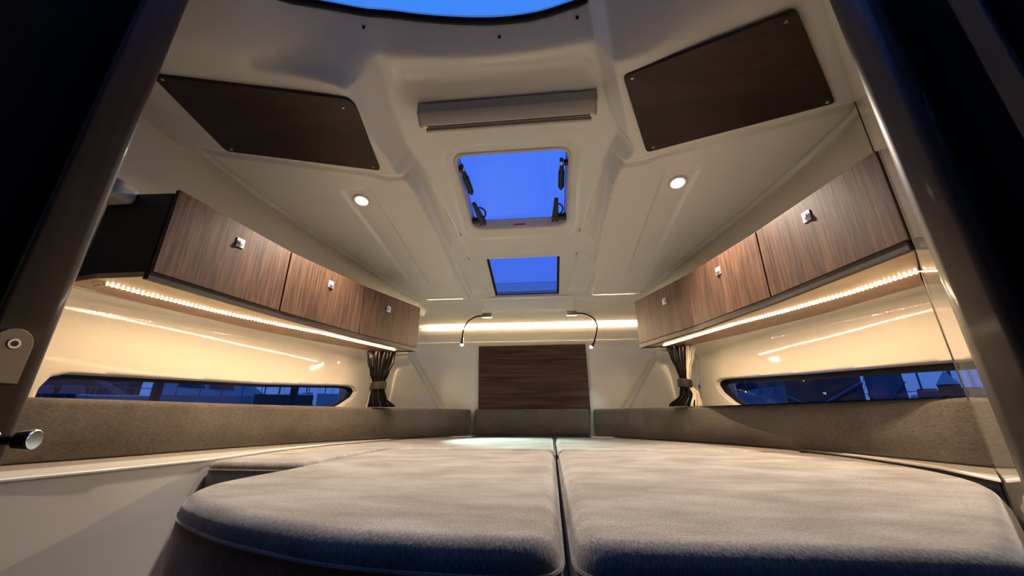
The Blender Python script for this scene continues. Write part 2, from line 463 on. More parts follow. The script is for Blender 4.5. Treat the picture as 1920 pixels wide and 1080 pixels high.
    for i in range(n_): b.faces.new((Vo[i], Vo[(i+1) % n_], Vi[(i+1) % n_], Vi[i]))
    mesh_obj('window_frame', b, M['rubber'], w)
    b = bmesh.new(); f = None
    Vp = [b.verts.new(pt(p, .053)) for p in I]
    b.faces.new(Vp); bmesh.ops.triangulate(b, faces=b.faces)
    mesh_obj('pane', b, M['glass_hull'], w, smooth=False)
build_wall(-1, 'wall_port'); build_wall(1, 'wall_starboard')

# ------------------------------------------------------------------ bow wall
bm = bmesh.new()
prof = [(2.50, .800), (2.515, .782), (2.56, .768), (2.70, .735), (2.845, .703), (2.872, .700)]      # soffit from the ceiling edge down to the cove
def sweep(prof, x0, x1, nx=24, bow=0.):
    rows = []
    for i in range(nx + 1):
        x = x0 + (x1 - x0) * i / nx
        rows.append([bm.verts.new((x, y, z)) for y, z in prof])
    for i in range(nx):
        for k in range(len(prof) - 1): bm.faces.new((rows[i][k], rows[i+1][k], rows[i+1][k+1], rows[i][k+1]))
sweep(prof, -1.02, 1.02)
sweep([(2.872, .700), (2.955, .700), (2.955, .674), (2.925, .670), (2.908, .660), (2.900, .62), (2.898, .585), (2.895, .566), (2.884, .560), (2.877, .553)], -1.05, 1.05)
bmesh.ops.recalc_face_normals(bm, faces=bm.faces)
o = mesh_obj('wall_bow_upper', bm, M['gel'], angle=50); struct(o)
# lower bow wall with two moulded, slightly raised fields
bm = bmesh.new()
def edge_x(z): return .705 + (z - .07) * (.99 - .705) / .42
NXX, NZZ = 160, 70
rows = []
for j in range(NZZ + 1):
    z = -.25 + (.553 + .25) * j / NZZ; xe = min(edge_x(z), 1.03) + .004; r = []
    for i in range(NXX + 1):
        x = (2 * i / NXX - 1) * xe; ax = abs(x)
        fld = ss(.43, .445, ax) * (1 - ss(.470, .492, z)) * (1 - ss(xe - .06, xe - .045, ax))
        r.append(bm.verts.new((x, 2.877 - .010 * fld, z)))
    rows.append(r)
for j in range(NZZ):
    for i in range(NXX): bm.faces.new((rows[j][i], rows[j][i+1], rows[j+1][i+1], rows[j+1][i]))
bmesh.ops.recalc_face_normals(bm, faces=bm.faces)
struct(mesh_obj('wall_bow', bm, M['gel_bow'], angle=60))
# small ledge under the fixed skylight
bm = bmesh.new()
hull8(bm, [(-.325, 2.53, .752), (.325, 2.53, .752), (.325, 2.57, .712), (-.325, 2.57, .712)], [(-.325, 2.515, .785), (.325, 2.515, .785), (.325, 2.60, .765), (-.325, 2.60, .765)])
struct(mesh_obj('trim_1', bm, M['gel'], bevel=.008))
bm = bmesh.new(); box(bm, (0, 2.948, .686), (1.7, .008, .010))
lt = thing('led_strip_light', 'long straight warm light line recessed across the bow wall above the wooden panel', 'light strip', (0, 2.95, .68), 'LED strip lights')
mesh_obj('diffuser', bm, M['cove'], lt, smooth=False)
bm = bmesh.new(); box(bm, (0, 2.9535, .684), (1.74, .004, .030)); mesh_obj('channel', bm, M['white_plastic'], lt, smooth=False)

# added shell behind the liner keeps sky light from leaking in, plus foredeck
bm = bmesh.new()
def sheet(pts): bm.faces.new([bm.verts.new(p) for p in pts])
for sd in (-1, 1):
    lo = [(1.56, .45), (1.52, 1.2), (1.36, 2.0), (1.26, 2.46), (1.08, 2.98)]
    for (x0, y0), (x1, y1) in zip(lo, lo[1:]): sheet([(sd*x0, y0, -1.0), (sd*x1, y1, -1.0), (sd*x1, y1, -.27), (sd*x0, y0, -.27)])
    for (x0, y0), (x1, y1), z0 in (((1.26, 2.46), (1.08, 2.98), -.27), ((1.40, 1.9), (1.26, 2.46), .39)): sheet([(sd*x0, y0, z0), (sd*x1, y1, z0), (sd*x1, y1, .93), (sd*x0, y0, .93)])
    sheet([(sd*.30, 2.05, .945), (sd*1.40, 1.9, .945), (sd*1.30, 2.55, .86), (sd*.30, 2.55, .86)])
sheet([(-1.3, 2.55, .86), (1.3, 2.55, .86), (1.1, 3.0, .82), (-1.1, 3.0, .82)])
sheet([(-1.1, 2.98, -1.0), (1.1, 2.98, -1.0), (1.1, 2.98, .83), (-1.1, 2.98, .83)])
sheet([(-1.1, 3.0, .82), (1.1, 3.0, .82), (.8, 3.35, 1.21), (-.8, 3.35, 1.21)]); sheet([(.8, 3.35, 1.21), (-.8, 3.35, 1.21), (-.3, 4.1, 1.20), (.3, 4.1, 1.20)])
o = struct(mesh_obj('wall_light_seal', bm, M['gel'], smooth=False)); so = o.modifiers.new('solid', 'SOLIDIFY'); so.thickness = .006

# ------------------------------------------------------------------ wooden panel on the bow wall
bm = bmesh.new(); hull8(bm, [(-.392, 2.874, .02), (.424, 2.874, .02), (.424, 2.858, .02), (-.392, 2.858, .02)], [(-.403, 2.874, .520), (.416, 2.874, .524), (.416, 2.858, .524), (-.403, 2.858, .520)])
tag(mesh_obj('headboard_panel', bm, M['wood_bow'], bevel=.004), 'dark walnut square panel on the bow wall behind the small centre bolster', 'wall panel')

# ------------------------------------------------------------------ berth base, ledge, floor
def out2(P, d):   # offset an open plan curve outward (positive x side)
    out = []
    for i, p in enumerate(P):
        a = Vector(P[max(i-1, 0)]); b = Vector(P[min(i+1, len(P)-1)]); t = (b - a).normalized(); nn = Vector((t.y, -t.x))
        if nn.x < 0: nn = -nn
        out.append((p[0] + nn.x * d, p[1] + nn.y * d))
    return out
MATR_L = [(-.735, 2.64), (-.935, 1.88), (-.965, 1.55), (-.925, 1.17), (-.965, .92), (-1.01, .74), (-1.06, .50)]
MATR_R = [(.70, 2.63), (.95, 2.36), (1.10, 1.93), (1.165, 1.72), (1.185, 1.50), (1.155, 1.2), (1.072, .966)]
for nm, inner, side in (('berth_ledge', MATR_L, -1), ('berth_ledge', MATR_R, 1)):
    bm = bmesh.new()
    outer = [(side * (wall_x(y) - .006), y) for y in ([2.46, 2.1, 1.75, 1.42, 1.15, .9, .5] if side < 0 else [2.46, 2.1, 1.75, 1.42, 1.15])]
    poly = [(side * .40, 2.874)] + [(side * .40, 2.70)] + list(inner) + (outer[::-1] if side < 0 else [(1.255, 1.16)] + outer[::-1]) + [(side * 1.0, 2.70), (side * .70, 2.87)]
    prism(bm, poly, -.131, -.1225)
    tag(mesh_obj(nm, bm, M['gel'], bevel=.003, seg=3), ('cream moulded ledge under the port bolster beside the mattress, running to the left door post' if side < 0 else 'cream moulded ledge under the starboard bolster, narrow strip right of the mattress'), 'ledge')
bm = bmesh.new()
L2 = [(x, y) for x, y in MATR_L]
prev = None
for i, (x, y) in enumerate(L2):
    c = [bm.verts.new((x - .004, y, z)) for z in (-.1295, -.24, -.42, -1.0)]
    if prev:
        for k in range(3): bm.faces.new((prev[k], c[k], c[k+1], prev[k+1]))
    prev = c
a = [bm.verts.new(p) for p in ((-.93, 1.17, -.235), (-.40, 1.17, -.235), (-.40, 1.17, -1.0), (-.93, 1.17, -1.0))]; bm.faces.new(a)
bmesh.ops.recalc_face_normals(bm, faces=bm.faces)
struct(mesh_obj('wall_berth_side', bm, M['gel'], angle=30))
AFT_L = [(.148, .478), (.148, 1.705), (-.575, 1.705), (-.592, 1.45), (-.588, 1.22), (-.578, 1.03), (-.588, .90), (-.585, .80), (-.545, .715), (-.474, .650), (-.33, .565), (-.13, .492), (0, .478)]
AFT_R = [(.164, .478), (.42, .482), (.60, .482), (.655, .53), (.85, .738), (1.068, .972), (1.148, 1.2), (1.176, 1.50), (1.152, 1.705), (.164, 1.705)]
FWD_L = [(.152, 1.719), (.152, 2.715), (-.40, 2.70), (-.70, 2.63), (-.92, 1.88), (-.955, 1.55), (-.922, 1.165), (-.606, 1.165), (-.604, 1.25), (-.608, 1.45), (-.592, 1.719)]
FWD_R = [(.166, 1.719), (1.145, 1.719), (1.085, 1.93), (.935, 2.35), (.69, 2.62), (.40, 2.70), (.166, 2.715)]
bm = bmesh.new()
prism(bm, [(.66, .60), (.13, .52), (-.30, .60), (-.50, .72), (-.55, .85), (-.55, 1.19), (-.915, 1.19), (-.94, 1.6), (-.72, 2.62), (.70, 2.62), (1.09, 1.9), (1.14, 1.5), (1.08, 1.0)], -1.0, -.305)
struct(mesh_obj('wall_berth_front', bm, M['gel'], bevel=.01))
bm = bmesh.new(); prism(bm, [(-.95, 1.195), (-.975, 1.55), (-.96, 1.88), (-.75, 2.66), (.71, 2.66), (1.08, 2.0), (1.13, 1.74), (-.60, 1.74), (-.62, 1.195)], -.304, -.237)
struct(mesh_obj('trim_berth_platform', bm, M['gel']))
bm = bmesh.new(); prism(bm, [(-1.5, -2.2), (1.5, -2.2), (1.5, 2.9), (-1.5, 2.9)], -1.04, -1.0)
M['floor'] = wood('cabin_sole', (.10, .05, .03), (.18, .09, .055), (30, 2, 30), .35)
struct(mesh_obj('floor', bm, M['floor']))

# ------------------------------------------------------------------ cushions
def cushion(name, poly, z0, z1, m, label, group, r=.022, pipe=True, smooth_idx=None, pillow=.0, pipe_drop=.024):
    cx = sum(p[0] for p in poly) / len(poly); cy = sum(p[1] for p in poly) / len(poly)
    t = thing(name, label, 'cushion', (cx, cy, z0), group)
    # rounded corners: subdivide the outline
    V = [Vector((p[0], p[1], 0)) for p in poly]; n = len(V); pts = []
    for i in range(n):
        a, b, c = V[i-1], V[i], V[(i+1) % n]
        ang = (a-b).angle(c-b)
        k = min(r * 1.5 + .006, (a-b).length * .45, (c-b).length * .45) if ang < math.radians(150) else min(.12, (a-b).length * .45, (c-b).length * .45)
        p0 = b + (a-b).normalized() * k; p1 = b + (c-b).normalized() * k
        for u in (0, .25, .5, .75, 1.0): pts.append((1-u)**2 * p0 + 2*u*(1-u) * b + u*u * p1)
    out = []
    for i, p in enumerate(pts):
        q = pts[(i+1) % len(pts)]; L = (q - p).length; out.append(p)
        m_ = int(L / .05)
        for k in range(1, m_ + 1):
            if k < m_ + 1: out.append(p + (q - p) * k / (m_ + 1))
    pts = out; N = len(pts)
    area = sum(pts[i].x * pts[(i+1) % N].y - pts[(i+1) % N].x * pts[i].y for i in range(N))
    if area < 0: pts.reverse()
    nr = []
    for i in range(N):
        d = (pts[(i+1) % N] - pts[i-1]).normalized(); nr.append(Vector((d.y, -d.x, 0)))
    bm = bmesh.new()
    prof = [(-r * .5, z0), (0, z0 + r * .5)]
    prof += [(.003, (z0+z1)/2), (0, z1 - r)]
    for k in range(1, 7):
        a = k / 6 * math.pi / 2; prof.append((-r + r * math.cos(a), z1 - r + r * math.sin(a)))
    rings = [[bm.verts.new((p.x + nr[i].x * o, p.y + nr[i].y * o, z)) for i, p in enumerate(pts)] for o, z in prof]
    for A, B in zip(rings, rings[1:]):
        for i in range(N): bm.faces.new((A[i], A[(i+1) % N], B[(i+1) % N], B[i]))
    nxt = [bm.verts.new((p.x - nr[i].x * (r + .006), p.y - nr[i].y * (r + .006), z1)) for i, p in enumerate(pts)]
    for i in range(N): bm.faces.new((rings[-1][i], rings[-1][(i+1) % N], nxt[(i+1) % N], nxt[i]))
    rings.append(nxt); cap = bm.faces.new(nxt); bmesh.ops.triangulate(bm, faces=[cap]); bm.faces.new(rings[0][::-1])
    bmesh.ops.recalc_face_normals(bm, faces=bm.faces)
    mesh_obj('cushion_cover', bm, m, t, angle=50)
    if pipe:
        bm = bmesh.new(); d = pipe_drop
        tube(bm, [Vector((p.x + nr[i].x * .0015, p.y + nr[i].y * .0015, z1 - d)) for i, p in enumerate(pts)], .0028, 6, closed=True)
        mesh_obj('piping', bm, m, t)
    return t
GM = 'mattress cushions of the berth'
cushion('mattress_cushion', AFT_L, -.300, -.131, M['mattress'], 'taupe mattress cushion with rounded corner nearest the camera, left of the centre seam', GM, .030, pipe_drop=.033)
cushion('mattress_cushion', AFT_R, -.300, -.131, M['mattress'], 'large taupe mattress cushion nearest the camera, right of the centre seam', GM, .030, pipe_drop=.033)
cushion('mattress_cushion', FWD_L, -.236, -.129, M['mattress'], 'far taupe mattress cushion left of the centre seam with a lobe along the port ledge', GM, .020)
cushion('mattress_cushion', FWD_R, -.236, -.129, M['mattress'], 'far taupe mattress cushion right of the centre seam towards the bow', GM, .020)
GB = 'bolster cushions round the berth'
def bolster(side, label):
    C = [(side * x, y) for x, y in BOL]
    if side > 0: C = C[:-2] + [(1.262, 1.12)]
    pc = catmull([(x, y, 0) for x, y in C], 5)
    P = [(p.x, p.y) for p in pc]
    Q = [(side * q[0], q[1]) for q in out2([(side * x, y) for x, y in P], .085)]
    Q = [(x, y) for x, y in Q]
    poly = P + Q[::-1]
    return cushion('bolster_cushion', poly, -.121, .053, M['bolster'], label, GB, .020, pipe=False)
bolster(-1, 'long taupe bolster along the port side under the left hull window')
bolster(1, 'long taupe bolster along the starboard side under the right hull window')
cushion('bolster_cushion', [(-.412, 2.795), (.412, 2.795), (.412, 2.855), (-.412, 2.855)], -.121, .053, M['bolster'], 'short taupe centre bolster at the bow in front of the walnut panel', GB, .020, pipe=False)

# ------------------------------------------------------------------ overhead cupboards
ZB, ZT = .402, .657
place = {0: ('nearest the cabin entrance', .975, 1.131, .598), 1: ('middle of three', .871, 1.569, .591), 2: ('nearest the bow', .718, 1.95, .578)}
for side, sn in ((-1, 'port'), (1, 'starboard')):
    for k in range(3):
        a = Vector((FRONT[k][0] * side, FRONT[k][1], 0)); b = Vector((FRONT[k+1][0] * side, FRONT[k+1][1], 0))
        d = (b - a).normalized(); nin = Vector((d.y, -d.x, 0))
        if nin.x * side > 0: nin = -nin                                  # points inboard
        if side > 0 and k == 0: a = a - d * .012
        c = (a + b) / 2
        t = thing('overhead_cabinet', 'walnut overhead cabinet on the %s side, %s' % (sn, place[k][0]), 'cabinet', (c.x, c.y, .385), 'overhead cabinets')
        o1 = -nin
        bk = .27 if k == 0 else (.23 if k == 1 else .12)
        a2 = a + d * .001; b2 = b - d * .001
        A0 = a2 + o1 * .020; B0 = b2 + o1 * .020
        if side < 0 and k == 0: A1 = Vector((-1.275, .928, 0))
        elif side > 0 and k == 0: A1 = Vector((1.215, 1.135, 0))
        else: A1 = Vector((side * (interp(UPPER, a.y) - .02), a.y + .02, 0))
        B1 = Vector((side * (interp(UPPER, b.y) - .02), b.y + .02, 0)) if k < 2 else Vector((side * .85, 2.245, 0))
        bm = bmesh.new(); zt = .690 if k == 0 and side < 0 else .655
        fa = .668 if k == 0 and side < 0 else .655
        hull8(bm, [(A0.x, A0.y, .402), (B0.x, B0.y, .402), (B1.x, B1.y, .402), (A1.x, A1.y, .402)], [(A0.x, A0.y, fa), (B0.x, B0.y, .652), (B1.x, B1.y, .652), (A1.x, A1.y, zt)])
        mesh_obj('carcass', bm, M['black'] if k == 0 and side < 0 else M['wood_rail'], t, smooth=False)
        g = .0028; bm = bmesh.new()
        A = a + d * g; B = b - d * g; A_ = A + o1 * .018; B_ = B + o1 * .018
        hull8(bm, [(A.x, A.y, ZB), (B.x, B.y, ZB), (B_.x, B_.y, ZB), (A_.x, A_.y, ZB)], [(A.x, A.y, ZT + (.022 if k == 0 and side < 0 else 0)), (B.x, B.y, ZT), (B_.x, B_.y, ZT), (A_.x, A_.y, ZT + (.022 if k == 0 and side < 0 else 0))])
        door = mesh_obj('door', bm, M['wood_cab'], t, bevel=.0015, seg=2)
        # square chromed push latch
        kx, ky, kz = place[k][1] * side, place[k][2], place[k][3]
        tt = (Vector((kx, ky, 0)) - a).dot(d); p = a + d * tt; p.z = kz
        rot = Matrix((d, nin, Vector((0, 0, 1)))).transposed()
        bm = bmesh.new(); box(bm, p + nin * .0015, (.030, .003, .034), rot)
        cyl(bm, p + nin * .002, p + nin * .006, .0125, .0115, 20); cyl(bm, p + nin * .006, p + nin * .010, .008, .007, 18)
        mesh_obj('latch_knob', bm, M['nickel'], door, bevel=.0008, seg=2, angle=30)
    # shelf under the row of cupboards: rail, underside and LED light
    t = thing('cabinet_shelf', 'dark edged shelf board under the %s overhead cabinets, light glowing beneath' % sn, 'shelf', (side * .95, 1.5, .385), 'shelves under the cabinets')
    fr = [Vector((x * side, y, 0)) for x, y in FRONT]
    def strip_solid(P, Q, z0, z1):
        bm = bmesh.new(); n = len(P); R = []
        for p, q in zip(P, Q):
            R.append([bm.verts.new((p.x, p.y, z0)), bm.verts.new((q.x, q.y, z0)), bm.verts.new((q.x, q.y, z1)), bm.verts.new((p.x, p.y, z1))])
        for i in range(n - 1):
            for k in range(4): bm.faces.new((R[i][k], R[i][(k+1) % 4], R[i+1][(k+1) % 4], R[i+1][k]))
        bm.faces.new(R[0]); bm.faces.new(R[-1][::-1]); bmesh.ops.recalc_face_normals(bm, faces=bm.faces); return bm
    ys = [.905 + (2.225 - .905) * i / 40 for i in range(41)]
    back = [Vector((side * (interp(SHELF_BACK, y) + .004), y + (.03 if side < 0 else 0), 0)) for y in ys]
    if side > 0:
        MX = lambda y: 1.25 - (1.155 - y) * math.tan(math.radians(42.4)) - .004
        back = [Vector((min(v.x, MX(v.y)), v.y, 0)) for v in back]
    front = [Vector((side * (interp(FRONT, y) + .004), y, 0)) for y in ys]
    front2 = [Vector((side * (interp(FRONT, y) + .022), y, 0)) for y in ys]
    ledx = [(1.205, .93), (1.185, 1.05), (1.130, 1.28), (1.045, 1.50), (.953, 1.70), (.87, 1.95), (.790, 2.19)]
    led_c = [Vector((side * interp(ledx, y), y, 0)) for y in ys]
    inb = [Vector((side * (interp(ledx, y) - .028), y, 0)) for y in ys]; outb = [Vector((side * (interp(ledx, y) + .012), y, 0)) for y in ys]
    mesh_obj('front_rail', strip_solid(front, front2, .378, .401), M['wood_rail'], t, angle=20)
    if side > 0: clip = lambda L: [Vector((min(v.x, MX(v.y)), v.y, 0)) for v in L]
    else: clip = lambda L: L
    mesh_obj('underside_board', strip_solid(front2, clip(inb), .385, .401), M['wood_shelf'], t, angle=20)
    mesh_obj('light_batten', strip_solid(clip(inb), back, .386, .4015), M['wood_strip'], t, angle=20)
    cap = bmesh.new(); y0 = 2.226
    hull8(cap, [(side * .668, y0, .379), (side * .93, y0, .379), (side * .93, y0 + .012, .379), (side * .668, y0 + .012, .379)], [(side * .668, y0, .401), (side * .93, y0, .401), (side * .93, y0 + .012, .401), (side * .668, y0 + .012, .401)])
    mesh_obj('end_rail', cap, M['wood_rail'], t)
    # LED strip
    t = thing('led_strip_light', 'row of warm LED dots under the %s overhead cabinets' % sn, 'light strip', (side * .95, 1.5, .38), 'LED strip lights')
    P = [Vector((side * interp(ledx, y), y, 0)) for y in [(.945 if side < 0 else 1.055) + (2.19 - (.945 if side < 0 else 1.055)) * i / 60 for i in range(61)]]
    bm = bmesh.new(); tube(bm, [p + Vector((0, 0, .3845)) for p in P], .005, 4, flat=.3)
    mesh_obj('tape', bm, M['white_plastic'], t)
    bm = bmesh.new(); cum = [0]
    for p, q in zip(P, P[1:]): cum.append(cum[-1] + (q - p).length)
    nd = int(cum[-1] / .0135); j = 0
    for i in range(nd):
        s = (i + .5) * cum[-1] / nd
        while j < len(P) - 2 and cum[j+1] < s: j += 1
        f = (s - cum[j]) / (cum[j+1] - cum[j]); p = P[j].lerp(P[j+1], f); d = (P[j+1] - P[j]).normalized(); nn = Vector((d.y, -d.x, 0))
        rot = Matrix((d, nn, Vector((0, 0, 1)))).transposed()
        cc = p + Vector((0, 0, .3818)); h = .0021
        q4 = bm.faces.new([bm.verts.new(cc + d * a_ * h + nn * b_ * h) for a_, b_ in ((-1,-1),(1,-1),(1,1),(-1,1))])
        q4.normal_update()
        if q4.normal.z > 0: q4.normal_flip()
    dd = mesh_obj('led_dots', bm, M['led'], t, smooth=False)
    if side < 0:
        bm = bmesh.new(); tube(bm, catmull([(-1.2, .95, .383), (-1.213, .94, .378), (-1.225, .935, .374), (-1.22, .93, .380)], 6), .0025, 8); mesh_obj('wire_tail', bm, M['white_plastic'], t)

# moulded bracket behind the port cupboard end
bm = bmesh.new(); hull8(bm, [(-1.155, .86, .640), (-1.40, .80, .640), (-1.40, .925, .640), (-1.165, .925, .640)], [(-1.165, .86, .71), (-1.40, .78, .71), (-1.40, .93, .71), (-1.16, .93, .70)])
tag(mesh_obj('wall_bracket', bm, M['white_plastic'], bevel=.02, seg=4), 'white rounded moulding on the black end of the port cabinet, by the left door post', 'bracket')

bm = bmesh.new(); pts = [(.55, .90), (.90, .96), (.955, 1.01), (.974, 1.06), (.974, 1.10), (.955, 1.14), (.55, 1.14)]
va = [bm.verts.new((-1.352, y, z)) for y, z in pts]; vb = [bm.verts.new((-1.372, y, z)) for y, z in pts]
bm.faces.new(va); bm.faces.new(vb[::-1])
for i in range(len(pts)): bm.faces.new((va[i], va[(i+1) % len(pts)], vb[(i+1) % len(pts)], vb[i]))
bmesh.ops.recalc_face_normals(bm, faces=bm.faces)
tag(mesh_obj('side_panel', bm, M['wood_dark'], bevel=.004), 'dark rounded wooden board high on the port side, half hidden by the left post', 'wall panel')

# ------------------------------------------------------------------ downlights
for side in (-1, 1):
    y = 1.493; x = side * .737; z = ceil_z(x, y) - .001
    t = thing('downlight', 'round lit ceiling downlight on the %s side of the hatch' % ('port (left)' if side < 0 else 'starboard (right)'), 'ceiling light', (x, y, z), 'round ceiling downlights')
    q = Matrix.Rotation(math.atan(-.203), 3, 'X')
    nrm = q @ Vector((0, 0, -1)); c = Vector((x, y, z))
    bm = bmesh.new(); rr = bmesh.ops.create_circle(bm, segments=32, radius=.040)
    def lathe(prof, seg=32):
        b = bmesh.new(); R = []
        for r, h in prof: R.append([b.verts.new(c + q @ Vector((r * math.cos(2*math.pi*k/seg), r * math.sin(2*math.pi*k/seg), -h))) for k in range(seg)])
        for A, B in zip(R, R[1:]):
            for k in range(seg): b.faces.new((A[k], A[(k+1) % seg], B[(k+1) % seg], B[k]))
        b.faces.new(R[-1]); bmesh.ops.recalc_face_normals(b, faces=b.faces); return b
    mesh_obj('bezel', lathe([(.042, -.002), (.042, .003), (.036, .006), (.029, .004), (.029, .001)]), M['white_plastic'], t)
    mesh_obj('lens', lathe([(.0285, .001), (.0285, .004), (.018, .0065), (.006, .0072)]), M['spot_lens'], t)
    ld = bpy.data.lights.new('downlight_beam', 'SPOT'); ld.energy = SPOT_W * 4; ld.color = (1, .88, .74); ld.spot_size = math.radians(125); ld.spot_blend = .8; ld.shadow_soft_size = .025
    lo = bpy.data.objects.new('downlight_beam', ld); COL.objects.link(lo); lo.parent = t
    lo.location = nrm * .016; lo.rotation_euler = (math.atan(-.203), 0, 0)

# ------------------------------------------------------------------ wooden covers in the ceiling pods
def pod_z(x, y): return 1.004 - .203 * (y - 1.352)
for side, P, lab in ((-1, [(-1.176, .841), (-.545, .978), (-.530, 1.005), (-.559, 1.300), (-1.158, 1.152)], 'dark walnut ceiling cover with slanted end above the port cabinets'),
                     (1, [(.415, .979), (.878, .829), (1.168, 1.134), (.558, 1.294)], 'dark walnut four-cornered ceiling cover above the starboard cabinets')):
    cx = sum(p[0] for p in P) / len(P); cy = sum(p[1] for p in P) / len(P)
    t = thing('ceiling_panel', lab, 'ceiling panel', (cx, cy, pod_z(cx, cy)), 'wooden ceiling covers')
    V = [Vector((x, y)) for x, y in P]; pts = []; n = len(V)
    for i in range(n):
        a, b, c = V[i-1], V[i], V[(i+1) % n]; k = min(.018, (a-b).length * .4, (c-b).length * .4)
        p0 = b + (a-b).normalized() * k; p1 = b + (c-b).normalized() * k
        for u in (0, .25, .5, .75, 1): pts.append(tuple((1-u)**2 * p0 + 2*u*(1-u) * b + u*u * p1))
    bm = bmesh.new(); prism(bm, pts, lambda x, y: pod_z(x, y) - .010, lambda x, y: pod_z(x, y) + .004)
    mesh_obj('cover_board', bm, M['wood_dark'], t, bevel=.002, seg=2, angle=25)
    corners = [P[0], P[1] if side > 0 else (-.545, 1.0), P[-2], P[-1]]
    for (x, y) in corners:
        vx, vy = cx - x, cy - y; L = math.hypot(vx, vy); x += vx / L * .032; y += vy / L * .032
        zz = pod_z(x, y) - .010
        bm = bmesh.new(); cyl(bm, (x, y, zz + .001), (x, y, zz - .0025), .0062, .0045, 16); mesh_obj('screw', bm, M['satin'] , t)

# ------------------------------------------------------------------ roller blind cassette
t = thing('roller_blind', 'long greyish roller blind cassette on the ceiling behind the open hatch', 'blind', (0, 1.15, 1.13))
def cz(y): return HATCH_C(0, y)
Y0, Y1 = 1.110, 1.165
bm = bmesh.new()
prof = [(Y0, 1.160), (Y0, 1.118), (Y0 + .010, 1.103), (Y0 + .038, 1.088), (Y0 + .050, 1.094), (Y0 + .056, 1.15)]
R = [[bm.verts.new((x, y, z)) for y, z in prof] for x in (-.335, .345)]
n = len(prof)
for k in range(n): bm.faces.new((R[0][k], R[0][(k+1) % n], R[1][(k+1) % n], R[1][k]))
bm.faces.new(R[0]); bm.faces.new(R[1][::-1]); bmesh.ops.recalc_face_normals(bm, faces=bm.faces)
mesh_obj('cassette', bm, M['grey_blind'], t, bevel=.003)
bm = bmesh.new(); box(bm, (.005, 1.185, 1.098), (.66, .012, .018)); mesh_obj('pull_bar', bm, M['grey_blind'], t, bevel=.003)
bm = bmesh.new(); box(bm, (.005, 1.175, 1.118), (.65, .020, .012)); mesh_obj('blind_fabric', bm, M['grey_dark'], t)
for x in (-.338, .348):
    bm = bmesh.new(); hull8(bm, [(x - .003, y, z) for y, z in ((Y0 - .002, 1.165), (Y0 - .002, 1.114), (Y0 + .037, 1.084), (Y0 + .060, 1.095), (Y0 + .06, 1.15))], [(x + .003, y, z) for y, z in ((Y0 - .002, 1.165), (Y0 - .002, 1.114), (Y0 + .037, 1.084), (Y0 + .060, 1.095), (Y0 + .06, 1.15))])
    mesh_obj('end_cap', bm, M['grey_blind'], t, bevel=.001)

# ------------------------------------------------------------------ deck hatch
def tilt(x, y, dz=0.): return Vector((x, y, HATCH_C(x, y) + dz))
def rrect(cx, cy, hx, hy, r, seg=8):
    out = []
    for sx_, sy_, a0 in ((1, 1, 0), (-1, 1, 90), (-1, -1, 180), (1, -1, 270)):
        for k in range(seg + 1):
            a = math.radians(a0 + 90 * k / seg); out.append((cx + sx_ * (hx - r) + r * math.cos(a), cy + sy_ * (hy - r) + r * math.sin(a)))
    return out
t = thing('deck_hatch', 'large square opening hatch in the ceiling with blue tinted pane and black hinges', 'hatch', (0, 1.61, HATCH_C(0, 1.61)))
def ringwall(levels, m, name, parent):
    b = bmesh.new(); R = []
    for (hx, hy, r, dz) in levels: R.append([b.verts.new(tilt(x, y, dz)) for x, y in rrect(0, 1.61, hx, hy, r)])
    n = len(R[0])
    for A, B in zip(R, R[1:]):
        for k in range(n): b.faces.new((A[k], A[(k+1) % n], B[(k+1) % n], B[k]))
    bmesh.ops.recalc_face_normals(b, faces=b.faces)
    return mesh_obj(name, b, m, parent)
fr_ = ringwall([(.272, .246, .058, .024), (.270, .244, .056, .014), (.262, .236, .05, .012), (.256, .230, .045, .018), (.254, .228, .044, .050), (.250, .224, .04, .060)], M['white_plastic'], 'frame', t)
b = bmesh.new(); b.faces.new([b.verts.new(tilt(x, y, .062)) for x, y in rrect(0, 1.61, .262, .236, .045)])
pane = mesh_obj('pane', b, M['glass_hatch'], t, smooth=False)
ringwall([(.249, .223, .04, .0595), (.246, .220, .038, .0595)], M['rubber'], 'seal', t)
